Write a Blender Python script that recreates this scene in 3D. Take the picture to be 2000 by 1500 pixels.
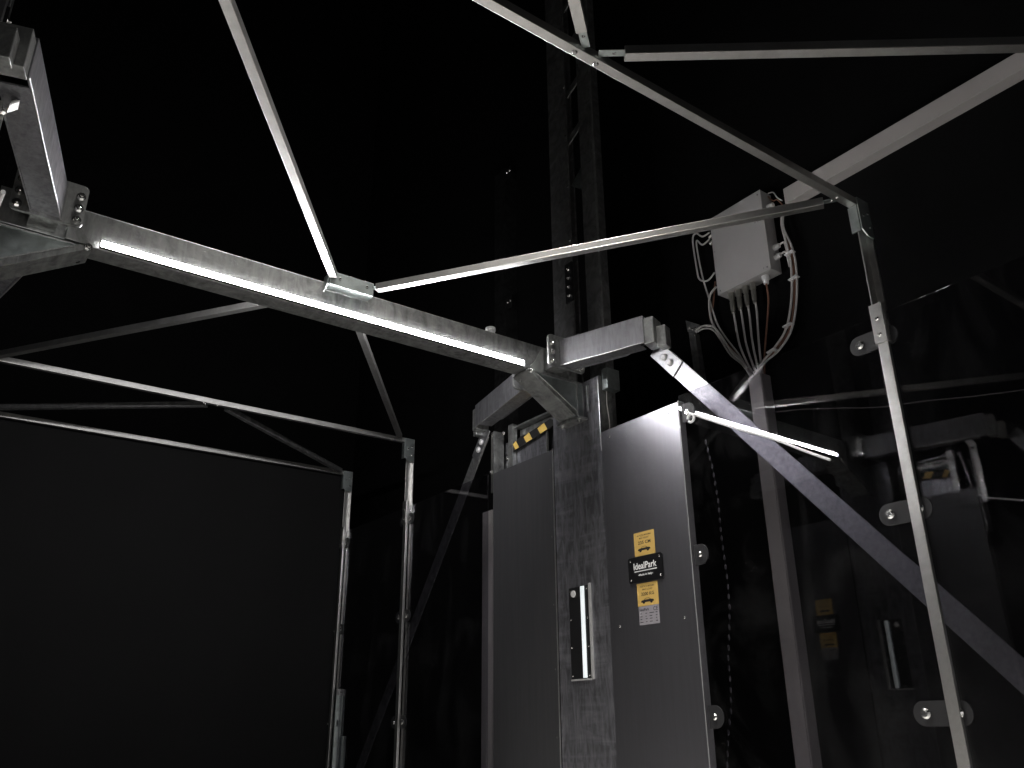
import bpy, bmesh, math, random
from mathutils import Vector, Matrix
random.seed(7)
sc = bpy.context.scene
for o in list(bpy.data.objects): bpy.data.objects.remove(o)
col = sc.collection

# ------------------------------------------------------------------ camera, world, exposure
S = 1.65            # metres per layout unit (roof bars are one unit above the lens)
Z0 = 0.7425         # lens height above the platform deck
FPX, YAW, PITCH, ROLL = 1643.0, .944146598, .385552937, -.00797465
cyw, syw = math.cos(YAW), math.sin(YAW)
FW = Vector((math.cos(PITCH)*cyw, math.cos(PITCH)*syw, math.sin(PITCH)))
R0 = Vector((syw, -cyw, 0)); U0 = R0.cross(FW)
RT = math.cos(ROLL)*R0 + math.sin(ROLL)*U0
UP = -math.sin(ROLL)*R0 + math.cos(ROLL)*U0
cam = bpy.data.cameras.new('camera'); co = bpy.data.objects.new('camera', cam); col.objects.link(co)
cam.sensor_width = 36; cam.lens = FPX/2000*36; cam.clip_start = .02; cam.clip_end = 200
co.matrix_world = Matrix(((RT.x, UP.x, -FW.x, 0), (RT.y, UP.y, -FW.y, 0), (RT.z, UP.z, -FW.z, Z0), (0, 0, 0, 1)))
sc.camera = co
w = bpy.data.worlds.new('World'); sc.world = w; w.use_nodes = True
w.node_tree.nodes['Background'].inputs[0].default_value = (.9, .95, 1, 1)
w.node_tree.nodes['Background'].inputs[1].default_value = .0015
vs = sc.view_settings; vs.view_transform = 'Standard'; vs.look = 'None'; vs.exposure = 0; vs.gamma = 1
LED = 26.0          # radiance of the strip diffusers; their lamps are in led()
HALL = 22.0         # soft light of the hall, entering low through the open near end behind the camera
hl = bpy.data.lights.new('hall_light', 'AREA'); hl.shape = 'RECTANGLE'; hl.size = 2.2; hl.size_y = .9; hl.energy = HALL; hl.color = (1, .98, .955)
ho = bpy.data.objects.new('hall_light', hl); col.objects.link(ho); ho.location = (.45, -1.6, .35)
el = bpy.data.lights.new('deck_fill_light', 'AREA'); el.shape = 'RECTANGLE'; el.size = 1.2; el.size_y = .3; el.energy = 42; el.color = (1, .965, .92); el.spread = math.radians(60)
eo = bpy.data.objects.new('deck_fill_light', el); col.objects.link(eo); eo.location = (1.25, 2.05, 4.1)      # added fill lamp, unseen above the cabin, brightening the deck for its bounce
eo.rotation_euler = (Vector((1.25, 2.1, 0)) - Vector(eo.location)).to_track_quat('-Z', 'Y').to_euler()
ho.rotation_euler = (Vector((1.5, 2.9, 1.75)) - Vector(ho.location)).to_track_quat('-Z', 'Y').to_euler()

# photo pixel -> point on a plane x / y / z = const of the layout
def ray(x, y): return (x-1000)/FPX*RT - (y-750)/FPX*UP + FW
def onx(x, y, X): d = ray(x, y); return d*(X/d.x)
def ony(x, y, Y): d = ray(x, y); return d*(Y/d.y)
def onz(x, y, Z): d = ray(x, y); return d*(Z/d.z)
def W(p): return Vector((p[0]*S, p[1]*S, p[2]*S + Z0))
mm = lambda t: t/1000/S
ZF = -Z0/S          # deck level in layout units

# ------------------------------------------------------------------ materials
def mat(name, base=(.5, .5, .5), metal=0, rough=.5, **k):
    m = bpy.data.materials.new(name); m.use_nodes = True
    nt = m.node_tree; b = nt.nodes['Principled BSDF']
    b.inputs['Base Color'].default_value = (*base, 1); b.inputs['Metallic'].default_value = metal
    b.inputs['Roughness'].default_value = rough
    for kk, v in k.items(): b.inputs[kk].default_value = v
    return m
def noise_tex(nt, scale, stretch=(1, 1, 1), rot=(0, 0, 0), detail=4, dist=0., rough=.55):
    tc = nt.nodes.new('ShaderNodeTexCoord'); mp = nt.nodes.new('ShaderNodeMapping')
    mp.inputs['Scale'].default_value = stretch; mp.inputs['Rotation'].default_value = rot
    n = nt.nodes.new('ShaderNodeTexNoise'); n.inputs['Scale'].default_value = scale
    n.inputs['Detail'].default_value = detail; n.inputs['Distortion'].default_value = dist; n.inputs['Roughness'].default_value = rough
    nt.links.new(tc.outputs['Object'], mp.inputs[0]); nt.links.new(mp.outputs[0], n.inputs['Vector'])
    return n
def ramp(nt, src, stops):
    r = nt.nodes.new('ShaderNodeValToRGB'); nt.links.new(src, r.inputs[0])
    els = r.color_ramp.elements
    while len(els) < len(stops): els.new(.5)
    for e, (p, c) in zip(els, stops): e.position = p; e.color = (c, c, c, 1) if not isinstance(c, tuple) else (*c, 1)
    return r
def metal(name, lo, hi, r0, r1, scale=9, stretch=(1, 1, 1), rot=(0, 0, 0), tint=(1, 1, 1), dist=.6, bump=.06, metallic=1.0, fine=70, k0=.32, k1=.68, scratch=0):
    m = mat(name, metal=metallic); nt = m.node_tree; b = nt.nodes['Principled BSDF']
    n = noise_tex(nt, scale, stretch, rot, 6, dist, .62)
    fac = n.outputs['Fac']
    if scratch:      # brushed strokes over the zinc mottle
        a = noise_tex(nt, scratch, (1, 1, .10), (rot[0]+.35, rot[1]+.4, 0), 5, .5, .6); c = noise_tex(nt, scratch*.6, (1, .14, 1), (rot[0]-.6, .3, .5), 5, .8, .6)
        m1 = nt.nodes.new('ShaderNodeMath'); m1.operation = 'MAXIMUM'; nt.links.new(a.outputs['Fac'], m1.inputs[0]); nt.links.new(c.outputs['Fac'], m1.inputs[1])
        m2 = nt.nodes.new('ShaderNodeMix'); m2.inputs[0].default_value = .5; nt.links.new(fac, m2.inputs[2]); nt.links.new(m1.outputs[0], m2.inputs[3]); fac = m2.outputs[0]
    r = ramp(nt, fac, [(k0, tuple(lo*t for t in tint)), (k1, tuple(hi*t for t in tint))])
    nt.links.new(r.outputs[0], b.inputs['Base Color'])
    n2 = noise_tex(nt, fine, stretch, rot, 3, 0)
    r2 = ramp(nt, fac, [(k0, r1), (k1, r0)]); nt.links.new(r2.outputs[0], b.inputs['Roughness'])
    bp = nt.nodes.new('ShaderNodeBump'); bp.inputs['Strength'].default_value = bump; bp.inputs['Distance'].default_value = .0015
    nt.links.new(n2.outputs['Fac'], bp.inputs['Height']); nt.links.new(bp.outputs[0], b.inputs['Normal'])
    return m
M = {}
M['galv'] = metal('galvanised_steel', .17, .54, .30, .46, 11, (1, 1, .6), (.5, .6, 0), (1, 1.02, 1.0), 1.4, .06, .82, k0=.40, k1=.68, scratch=34)
M['galv_brush'] = metal('galvanised_column', .13, .40, .36, .50, 9, (1, 4.2, 1.0), (.45, 0, 0), (.97, .97, 1.06), 1.0, .08, .75, fine=45, k0=.43, k1=.66, scratch=30)
M['galv_arm'] = metal('galvanised_arm', .24, .50, .30, .42, 22, (2.6, 2.6, .55), (0, .25, 0), (.98, .98, 1.04), .9, .06, .84, k0=.40, k1=.68, scratch=32)
M['zinc'] = metal('zinc_plated_bar', .50, .66, .32, .42, 16, (1, 1, 1), (0, 0, 0), (1, .99, .96), .4, .05)
M['zinc_cool'] = metal('zinc_plated_clip', .40, .58, .34, .48, 22, (1, 1, 1), (0, 0, 0), (.93, 1.02, 1.0), .4, .05)
M['sheet'] = metal('brushed_sheet', .205, .225, .33, .37, 60, (1, 1, .04), (0, 0, 0), (1, .99, 1.08), 0, .01, .86)
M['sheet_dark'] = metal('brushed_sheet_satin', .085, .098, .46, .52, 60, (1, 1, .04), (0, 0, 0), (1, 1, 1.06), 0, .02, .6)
M['fold'] = metal('brightened_edge', .52, .62, .4, .5, 30, metallic=.35)  # lightened colour so shaded folds, lamp lip and strap bolts look lit
M['strap'] = metal('galvanised_strap', .32, .44, .38, .48, 60, (1, 1, 1), (0, 0, 0), (.99, .99, 1.03), .3, .04)
M['bolt'] = mat('bolt_steel', (.80, .80, .78), 1, .2)
M['bolt_dark'] = mat('bolt_dark', (.2, .2, .2), 1, .4)
M['weld'] = metal('weld_bead', .45, .7, .3, .45, 120, bump=.5)
M['black'] = mat('black_plastic', (.012, .012, .013), 0, .42)
M['black_plate'] = mat('black_plate', (.009, .009, .010), 0, .3)
M['clamp'] = mat('black_rubber_plate', (.009, .009, .0105), 0, .6)
M['white'] = mat('white_plastic', (.86, .86, .86), 0, .4)
M['white_print'] = mat('white_print', (.85, .85, .85), 0, .5)
M['black_print'] = mat('black_print', (.01, .01, .01), 0, .6)
M['yellow'] = mat('yellow_vinyl', (.60, .395, .115), 0, .45)
M['hazard_yellow'] = mat('hazard_yellow', (.70, .48, .12), 0, .5)
M['rating'] = mat('grey_foil', (.36, .34, .37), .2, .45)
M['brown'] = mat('brown_cable', (.23, .115, .075), 0, .5)
M['grey_cable'] = mat('grey_cable', (.56, .54, .52), 0, .5)
M['wall_cable'] = mat('wall_cable', (.10, .095, .09), 0, .6)
M['gland'] = mat('gland_nickel', (.45, .44, .40), .8, .35)
M['trunk'] = mat('trunking_pvc', (.42, .40, .385), 0, .55)
M['chain'] = mat('chain_link', (.50, .48, .52), .2, .5)
M['faint'] = metal('dimmed_rail_steel', .03, .09, .5, .65, 14)  # steel colour darkened to keep the wall rail dim
M['dim_steel'] = metal('dimmed_steel', .18, .42, .45, .65, 14, dist=.8, bump=.08)  # dimness of far braces, straps and rails put into the colour
def paint(name, c, rough, var=.12, scale=6, bump=.02, fine=220):
    m = mat(name, c, 0, rough); nt = m.node_tree; b = nt.nodes['Principled BSDF']
    n = noise_tex(nt, scale, detail=6); r = ramp(nt, n.outputs['Fac'], [(.3, tuple(x*(1-var) for x in c)), (.7, tuple(x*(1+var) for x in c))])
    nt.links.new(r.outputs[0], b.inputs['Base Color'])
    b.inputs['Specular IOR Level'].default_value = .5 if c[0] > .05 else .12
    f = noise_tex(nt, fine, detail=2); bp = nt.nodes.new('ShaderNodeBump'); bp.inputs['Strength'].default_value = bump*5; bp.inputs['Distance'].default_value = .001
    nt.links.new(f.outputs['Fac'], bp.inputs['Height']); nt.links.new(bp.outputs[0], b.inputs['Normal'])
    return m
M['box'] = paint('box_enamel', (.39, .385, .38), .45, .05)
M['wall'] = paint('black_wall', (.0022, .0022, .0023), .9, .35, 3)
M['end'] = paint('black_door', (.0055, .0055, .0057), .8, .12, 2)
M['deck'] = paint('deck_paint', (.78, .77, .75), .5, .06)
def emit(name, c, s):
    m = mat(name, (.8, .8, .8), 0, .4); b = m.node_tree.nodes['Principled BSDF']
    b.inputs['Emission Color'].default_value = (*c, 1); b.inputs['Emission Strength'].default_value = s
    return m
M['led'] = emit('led_diffuser', (1.0, .985, 1.0), LED)
M['lampbar'] = emit('lamp_diffuser', (.86, .97, 1.0), .62)
M['button'] = mat('button_pale', (.75, .75, .75), 0, .3)
def glass_mat():
    m = bpy.data.materials.new('smoked_glass'); m.use_nodes = True; nt = m.node_tree
    for n in list(nt.nodes): nt.nodes.remove(n)
    out = nt.nodes.new('ShaderNodeOutputMaterial'); mix = nt.nodes.new('ShaderNodeMixShader')
    tr = nt.nodes.new('ShaderNodeBsdfTransparent'); tr.inputs[0].default_value = (.715, .71, .735, 1)
    gl = nt.nodes.new('ShaderNodeBsdfGlossy'); gl.inputs['Roughness'].default_value = .0015; gl.inputs['Color'].default_value = (1, 1, 1, 1)
    fr = nt.nodes.new('ShaderNodeFresnel'); ge = nt.nodes.new('ShaderNodeNewGeometry'); mr = nt.nodes.new('ShaderNodeMapRange'); mr.inputs['To Min'].default_value = 1.47; mr.inputs['To Max'].default_value = 1/1.47
    nt.links.new(ge.outputs['Backfacing'], mr.inputs['Value']); nt.links.new(mr.outputs[0], fr.inputs['IOR'])
    nt.links.new(fr.outputs[0], mix.inputs[0]); nt.links.new(tr.outputs[0], mix.inputs[1]); nt.links.new(gl.outputs[0], mix.inputs[2])
    df = nt.nodes.new('ShaderNodeBsdfDiffuse'); mx2 = nt.nodes.new('ShaderNodeMixShader')      # thin film of dust and wipe marks
    dn = noise_tex(nt, 3.5, (1, 1, .5), (.5, 0, 0), 8, 1.5, .65); dr_ = ramp(nt, dn.outputs['Fac'], [(.48, .0005), (.78, .012)])
    nt.links.new(dr_.outputs[0], mx2.inputs[0]); nt.links.new(mix.outputs[0], mx2.inputs[1]); nt.links.new(df.outputs[0], mx2.inputs[2])
    nt.links.new(mx2.outputs[0], out.inputs[0]); return m
M['glass'] = glass_mat()

# ------------------------------------------------------------------ mesh helpers (layout units in, metres out)
class MB:
    def __init__(s): s.bm = bmesh.new()
    def quadbox(s, o, a, b, c, bev=0):
        o, a, b, c = map(Vector, (o, a, b, c))
        if a.cross(b).dot(c) < 0: a, b = b, a
        vs_ = [s.bm.verts.new(p) for p in (o, o+a, o+a+b, o+b, o+c, o+a+c, o+a+b+c, o+b+c)]
        fs = [s.bm.faces.new([vs_[i] for i in f]) for f in ((3, 2, 1, 0), (4, 5, 6, 7), (0, 1, 5, 4), (1, 2, 6, 5), (2, 3, 7, 6), (3, 0, 4, 7))]
        if bev:
            es = list({e for f in fs for e in f.edges})
            bmesh.ops.bevel(s.bm, geom=es, offset=bev, segments=2, profile=.5, affect='EDGES', clamp_overlap=True)
        return s
    def box(s, p, q, bev=0):
        p = [min(a, b) for a, b in zip(p, q)] if True else p
        q_ = [max(a, b) for a, b in zip(q, p)]
        return s._ax(p, q_, bev)
    def _ax(s, p, q, bev=0):
        return s.quadbox(p, (q[0]-p[0], 0, 0), (0, q[1]-p[1], 0), (0, 0, q[2]-p[2]), bev)
    def bar(s, p, q, wd, h, up=(0, 0, 1), bev=0):   # section centred sideways, sitting on the p-q line, rising along up
        p, q, up = Vector(p), Vector(q), Vector(up)
        d = (q-p).normalized(); side = d.cross(up).normalized(); u = side.cross(d).normalized()
        return s.quadbox(p - side*wd/2, q-p, side*wd, u*h, bev)
    def prism(s, pts, ex, bev=0):
        pts = [Vector(p) for p in pts]; ex = Vector(ex)
        nrm = sum(((pts[i]-pts[0]).cross(pts[i+1]-pts[0]) for i in range(1, len(pts)-1)), Vector())
        if nrm.dot(ex) < 0: pts.reverse()
        a = [s.bm.verts.new(p) for p in pts]; b = [s.bm.verts.new(p+ex) for p in pts]; n = len(a)
        fs = [s.bm.faces.new(a[::-1]), s.bm.faces.new(b)]
        fs += [s.bm.faces.new((a[i], a[(i+1) % n], b[(i+1) % n], b[i])) for i in range(n)]
        if bev:
            es = list({e for f in fs for e in f.edges})
            bmesh.ops.bevel(s.bm, geom=es, offset=bev, segments=2, profile=.5, affect='EDGES', clamp_overlap=True)
        return s
    def cyl(s, p, q, r, n=16, r2=None):
        p, q = Vector(p), Vector(q); d = (q-p).normalized()
        x = d.orthogonal().normalized(); y = d.cross(x); r2 = r if r2 is None else r2
        A = [s.bm.verts.new(p + (x*math.cos(t)+y*math.sin(t))*r) for t in [2*math.pi*i/n for i in range(n)]]
        B = [s.bm.verts.new(q + (x*math.cos(t)+y*math.sin(t))*r2) for t in [2*math.pi*i/n for i in range(n)]]
        s.bm.faces.new(A[::-1]); s.bm.faces.new(B)
        for i in range(n): s.bm.faces.new((A[i], A[(i+1) % n], B[(i+1) % n], B[i]))
        return s
    def tube(s, pts, r, n=8, sub=6):
        P = [Vector(p) for p in pts]
        Q = []
        for i in range(len(P)-1):
            p0, p1, p2, p3 = P[max(i-1, 0)], P[i], P[i+1], P[min(i+2, len(P)-1)]
            for k in range(sub):
                t = k/sub
                Q.append(.5*((2*p1)+(p2-p0)*t+(2*p0-5*p1+4*p2-p3)*t*t+(-p0+3*p1-3*p2+p3)*t**3))
        Q.append(P[-1]); rings = []; x = None
        for i, q in enumerate(Q):
            d = (Q[min(i+1, len(Q)-1)]-Q[max(i-1, 0)]).normalized()
            x = (d.orthogonal() if x is None else x - d*x.dot(d)).normalized(); y = d.cross(x)
            rings.append([s.bm.verts.new(q+(x*math.cos(2*math.pi*k/n)+y*math.sin(2*math.pi*k/n))*r) for k in range(n)])
        for a, b in zip(rings, rings[1:]):
            for k in range(n): s.bm.faces.new((a[k], a[(k+1) % n], b[(k+1) % n], b[k]))
        s.bm.faces.new(rings[0][::-1]); s.bm.faces.new(rings[-1]); return s
    def build(s, name, m, parent=None, smooth=False):
        bm = s.bm; bmesh.ops.recalc_face_normals(bm, faces=bm.faces)
        for v in bm.verts: v.co = W(v.co)
        org = Vector((0, 0, 0))
        if parent is not None: org = wloc(parent)
        else:
            xs = [v.co for v in bm.verts]
            org = Vector((sum(v.x for v in xs)/len(xs), sum(v.y for v in xs)/len(xs), min(v.z for v in xs)))
        for v in bm.verts: v.co -= org
        me = bpy.data.meshes.new(name); bm.to_mesh(me); bm.free()
        me.materials.append(M[m])
        if smooth:
            for f in me.polygons: f.use_smooth = True
            try: me.set_sharp_from_angle(angle=math.radians(40))
            except Exception: pass
        o = bpy.data.objects.new(name, me); col.objects.link(o)
        if parent is None: o.location = org
        else: o.parent = parent
        return o
def wloc(o):
    v = Vector(o.location)
    while o.parent: o = o.parent; v += o.location
    return v
def tag(o, label, cat, group=None):
    o['label'] = label; o['category'] = cat
    if group: o['group'] = group
    return o
def thing(name, loc, label, cat, group=None):
    e = bpy.data.objects.new(name, None); col.objects.link(e); e.location = W(loc); e.empty_display_size = .05
    return tag(e, label, cat, group)
def structure(o): o['kind'] = 'structure'; return o
def part(parent, name, m, fn, smooth=False):
    mb = MB(); fn(mb); return mb.build(name, m, parent, smooth)
CX, CY = .74*S, 1.7535*S
def copy_tree(o, parent=None):
    c = o.copy(); col.objects.link(c); c.parent = parent
    for k in ('label',):
        if parent is None and k in c: del c[k]
    for ch in list(o.children): copy_tree(ch, c)
    return c
def rot_copy(o, label):      # the lift is the same turned half a turn about its middle
    c = copy_tree(o); c.location = (2*CX-o.location.x, 2*CY-o.location.y, o.location.z)
    c.rotation_euler = (0, 0, o.rotation_euler.z + math.pi); c['label'] = label; return c
# shared bolt meshes, axis +Z from the seat
BM = {}
def bolt_mesh(r, kind):
    key = (round(r, 5), kind)
    if key in BM: return BM[key]
    bm = bmesh.new()
    def ring(n, rr, z0, z1, rt=None):
        rt = rt or rr
        A = [bm.verts.new((rr*math.cos(2*math.pi*i/n), rr*math.sin(2*math.pi*i/n), z0)) for i in range(n)]
        B = [bm.verts.new((rt*math.cos(2*math.pi*i/n), rt*math.sin(2*math.pi*i/n), z1)) for i in range(n)]
        bm.faces.new(A[::-1]); bm.faces.new(B)
        for i in range(n): bm.faces.new((A[i], A[(i+1) % n], B[(i+1) % n], B[i]))
    if kind == 'hex':
        ring(14, r*1.25, -r*.1, r*.22); ring(6, r, r*.22, r*.95); ring(10, r*.55, r*.95, r*1.35, r*.45)
    else:
        ring(14, r*1.0, -r*.1, r*.3); ring(14, r*.96, r*.3, r*.62, r*.6)
    me = bpy.data.meshes.new('bolt'); bm.to_mesh(me); bm.free(); BM[key] = me; return me
def bolt(parent, p, n, r=.008, kind='hex', m='bolt', name='bolt'):
    me = bolt_mesh(r, kind)
    key = (me.name, m)
    if key not in BM:
        k = me.copy() if me.materials else me
        k.materials.clear(); k.materials.append(M[m]); BM[key] = k
    o = bpy.data.objects.new(name, BM[key]); col.objects.link(o); o.parent = parent
    o.location = W(p) - wloc(parent); o.rotation_mode = 'XYZ'
    o.rotation_euler = (Vector(n).to_track_quat('Z', 'Y') @ Matrix.Rotation(random.random()*3, 3, 'Z').to_quaternion()).to_euler()
    return o

# ------------------------------------------------------------------ the setting
structure(MB()._ax((-.35, -.5, ZF-.02), (1.80, 3.9, ZF), 0).build('floor', 'deck'))
structure(MB()._ax((1.80, -.5, ZF-.02), (1.86, 3.9, 9.0), 0).build('wall_right', 'wall'))
structure(MB()._ax((-.35, 3.9, ZF-.02), (1.86, 3.96, 9.0), 0).build('wall_back', 'wall'))

# ------------------------------------------------------------------ portal frames
XR, XL = 1.496, 2*.74-1.496     # outer faces of the posts
T = .0175                       # 29 mm square section
ZT = .757                       # top of glass and splices
def portal(yc, label, right_only=False, left=True):
    t = thing('portal_frame', (XR, yc, ZF), label, 'frame', 'portal frames of the lift cabin')
    y0, y1 = yc-T/2, yc+T/2
    part(t, 'top_bar', 'zinc', lambda b: b._ax((XL, y0, 1.0), (XR, y1, 1.0+T), mm(1.5)))
    for sx in ((1, -1) if left else (1,)):
        fx = (lambda x: x) if sx > 0 else (lambda x: 2*.74-x)
        # upper post: open angle profile, so two legs meet at the outer corner
        part(t, 'upper_post', 'zinc', lambda b: (b.box((fx(XR-.004), y0, .715), (fx(XR), y1+.008, 1.0), mm(.6)), b.box((fx(XR-.026), y1-.003, .745), (fx(XR-.004), y1, 1.0), mm(.6))))
        part(t, 'lower_post', 'zinc', lambda b: b.box((fx(1.4705), y0-.002, ZF), (fx(1.479), y1+.002, .700), mm(1.2)))
        sp = part(t, 'splice_plate', 'zinc', lambda b: (b.box((fx(1.467), y0-.004, .690), (fx(1.4705), y1+.005, .775), mm(.8)), b.box((fx(1.4706), y0-.0055, .690), (fx(1.479), y0-.0022, .775), mm(.8))))
        nx = (-sx, 0, 0)
        for zz in (.742, .708): bolt(sp, (fx(1.467), yc+.001, zz), nx, .0075, 'dome')
        cb = part(t, 'corner_bracket', 'zinc_cool', lambda b: (b.prism([(fx(1.492), y0-.0015, 1.0+T*.9), (fx(1.452), y0-.0015, 1.0+T*.9), (fx(1.452), y0-.0015, .940), (fx(1.470), y0-.0015, .928), (fx(1.492), y0-.0015, .928)], (0, -.003, 0), mm(.5)), b.box((fx(1.452), y0, .938), (fx(1.455), y0+.02, .999), mm(.5))))
        for px_, pz in ((1.483, .952), (1.483, .985), (1.466, .975)): bolt(cb, (fx(px_), y0-.0045, pz), (0, -1, 0), .0048, 'dome')
        bolt(t, (fx(1.40), yc, 1.0), (0, 0, -1), .006, 'dome')
    return t
YN, YF1, YF2 = .789, 2.712, 3.248
near = portal(YN, 'nearest portal frame, its bar crossing the picture top and post running down right')
far1 = portal(YF1, 'middle portal frame beyond the lit beam, with the upper of two left bars')
far2 = portal(YF2, 'farthest portal frame, thin bar and post edging the black end door')
for xx in (.700, .745):
    for t_, yy in ((near, YN), (far1, YF1)):
        bolt(t_, (xx, yy, 1.0), (0, 0, -1), .0085, 'dome')

# ------------------------------------------------------------------ roof braces
def brace(p, q, label, m='zinc', tab0=True, tab1=True, zz=1.0, ext=.026):
    p, q = Vector((*p, zz)), Vector((*q, zz)); d = (q-p).normalized(); sd = d.cross(Vector((0, 0, 1)))
    t = thing('roof_brace', p, label, 'brace', 'diagonal braces under the roof')
    def chan(b):      # channel section, open above
        b.bar(p, q, T, mm(2.5), bev=mm(.5))
        for s_ in (-1, 1):
            o = p + sd*s_*(T/2-mm(1.25)); b.bar(o+Vector((0, 0, mm(2.5))), q + sd*s_*(T/2-mm(1.25))+Vector((0, 0, mm(2.5))), mm(2.5), T-mm(2.5), bev=mm(.4))
    part(t, 'bar', m, chan)
    for on, e, dd in ((tab0, p, -d), (tab1, q, d)):
        if on:
            tb = part(t, 'end_tab', 'zinc_cool', lambda b: b.bar(e-dd*.05+Vector((0, 0, T*.55)), e+dd*ext+Vector((0, 0, T*.55)), T*.78, mm(3), bev=mm(.5)))
            bolt(tb, e+dd*.017+Vector((0, 0, T*.55)), (0, 0, -1), .005, 'dome')
    return t
brace((.695, 1.690), (.085, .835), 'bright brace climbing to the picture top from the left end of the beam bracket')
brace((.812, 1.690), (1.405, .824), 'long brace crossing the grey control box, from the right end of the beam bracket')
brace((.800, 1.815), (1.418, 2.680), 'dim brace from behind the lit beam to the middle portal corner', 'zinc')
brace((.690, 1.815), (.095, 2.685), 'dim brace rising from the left picture edge to the lit beam underside', 'zinc')
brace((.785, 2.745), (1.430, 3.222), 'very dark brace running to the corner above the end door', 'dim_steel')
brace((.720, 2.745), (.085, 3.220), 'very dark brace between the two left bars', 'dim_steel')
brace((.684, .752), (.095, .262), 'short brace end leaving the picture at the top centre', ext=.042)
brace((.775, .752), (1.425, .262), 'brace running to the right picture edge above the wall trunking', ext=.042)

# ------------------------------------------------------------------ cross beam and its lights
BY0, BY1, BZ0, BZ1 = 1.725, 1.781, .923, 1.003
beam = thing('cross_beam', (.74, 1.753, BZ0), 'galvanised cross beam carrying the glowing light strip', 'beam')
part(beam, 'beam_body', 'galv', lambda b: b._ax((.0, BY0, BZ0), (1.48, BY1, BZ1), mm(2.5)))
def brk(b):
    b._ax((.690, 1.694, .985), (.805, 1.697, 1.020), mm(.6)); b._ax((.690, 1.697, .985), (.805, 1.7245, .988), mm(.6))
bk = part(beam, 'brace_bracket', 'zinc_cool', brk)
for xx in (.715, .787): bolt(bk, (xx, 1.694, 1.006), (0, -1, 0), .0055, 'dome')
part(beam, 'bracket_weld', 'weld', lambda b: b.tube([(.688+.0118*i, 1.7243, .9835+.0008*math.sin(i*5)) for i in range(11)], mm(2.5), 6, 2))
part(beam, 'bracket_cheek', 'zinc_cool', lambda b: b.prism([(.6865, 1.7245, 1.015), (.6865, 1.7245, .975), (.6865, 1.700, .988), (.6865, 1.698, 1.012)], (.003, 0, 0)))
cap = thing('vent_cap', onz(958, 650, 1.003), 'small round white cap standing on the beam top near the column', 'cap')
cp = ony(958, 657, 1.795); cp.z = max(cp.z, 1.012) 
cap.location = W(cp)
part(cap, 'cap_body', 'white', lambda b: b.cyl(cp+Vector((0, 0, -.012)), cp+Vector((0, 0, .018)), .0135, 24, .0130), True)
part(cap, 'cap_rim', 'white', lambda b: b.cyl(cp+Vector((0, 0, .018)), cp+Vector((0, 0, .026)), .0150, 24, .0142), True)
def led(sgn, label):
    yb = BY0 if sgn < 0 else BY1
    t = thing('light_strip', (.74, yb, BZ0), label, 'light', 'light strips along the cross beam')
    zb_ = BZ0 if sgn < 0 else BZ0+.034
    x0, x1 = (.193, 1.285) if sgn < 0 else (2*.74-1.285, 2*.74-.193)
    part(t, 'channel', 'zinc', lambda b: (b.box((x0, yb, zb_+.0005), (x1, yb+sgn*mm(5), zb_+.0180), mm(.3)), b.box((x0, yb+sgn*mm(5.05), zb_+.0167), (x1, yb+sgn*mm(9.5), zb_+.0180), mm(.3)), b.box((x0, yb+sgn*mm(5.05), zb_+.0005), (x1, yb+sgn*mm(9), zb_+.0018), mm(.3))))
    part(t, 'diffuser', 'led', lambda b: b.box((x0+.001, yb+sgn*mm(5.2), zb_+.0022), (x1-.001, yb+sgn*mm(15), zb_+.0163), mm(2)))
    la_ = bpy.data.lights.new('strip_lamp', 'AREA'); la_.shape = 'RECTANGLE'; la_.size = (x1-x0-.004)*S; la_.size_y = .019; la_.energy = 13 if sgn < 0 else 20; la_.color = (1, .985, 1)
    lo = bpy.data.objects.new('strip_lamp', la_); col.objects.link(lo); lo.parent = t
    lo.location = W(((x0+x1)/2, yb+sgn*mm(16), zb_+.008)) - wloc(t); lo.rotation_euler = (math.radians(90 if sgn > 0 else -90), 0, 0)
    for xe in (x0-.003, x1): part(t, 'end_cap', 'white', lambda b: b.box((xe, yb, zb_+.0015), (xe+.003, yb+sgn*mm(15), zb_+.0175), mm(.5)))
    return t
led(-1, 'glowing white light strip along the lower front edge of the beam')
led(1, 'light strip on the far side of the beam')

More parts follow.
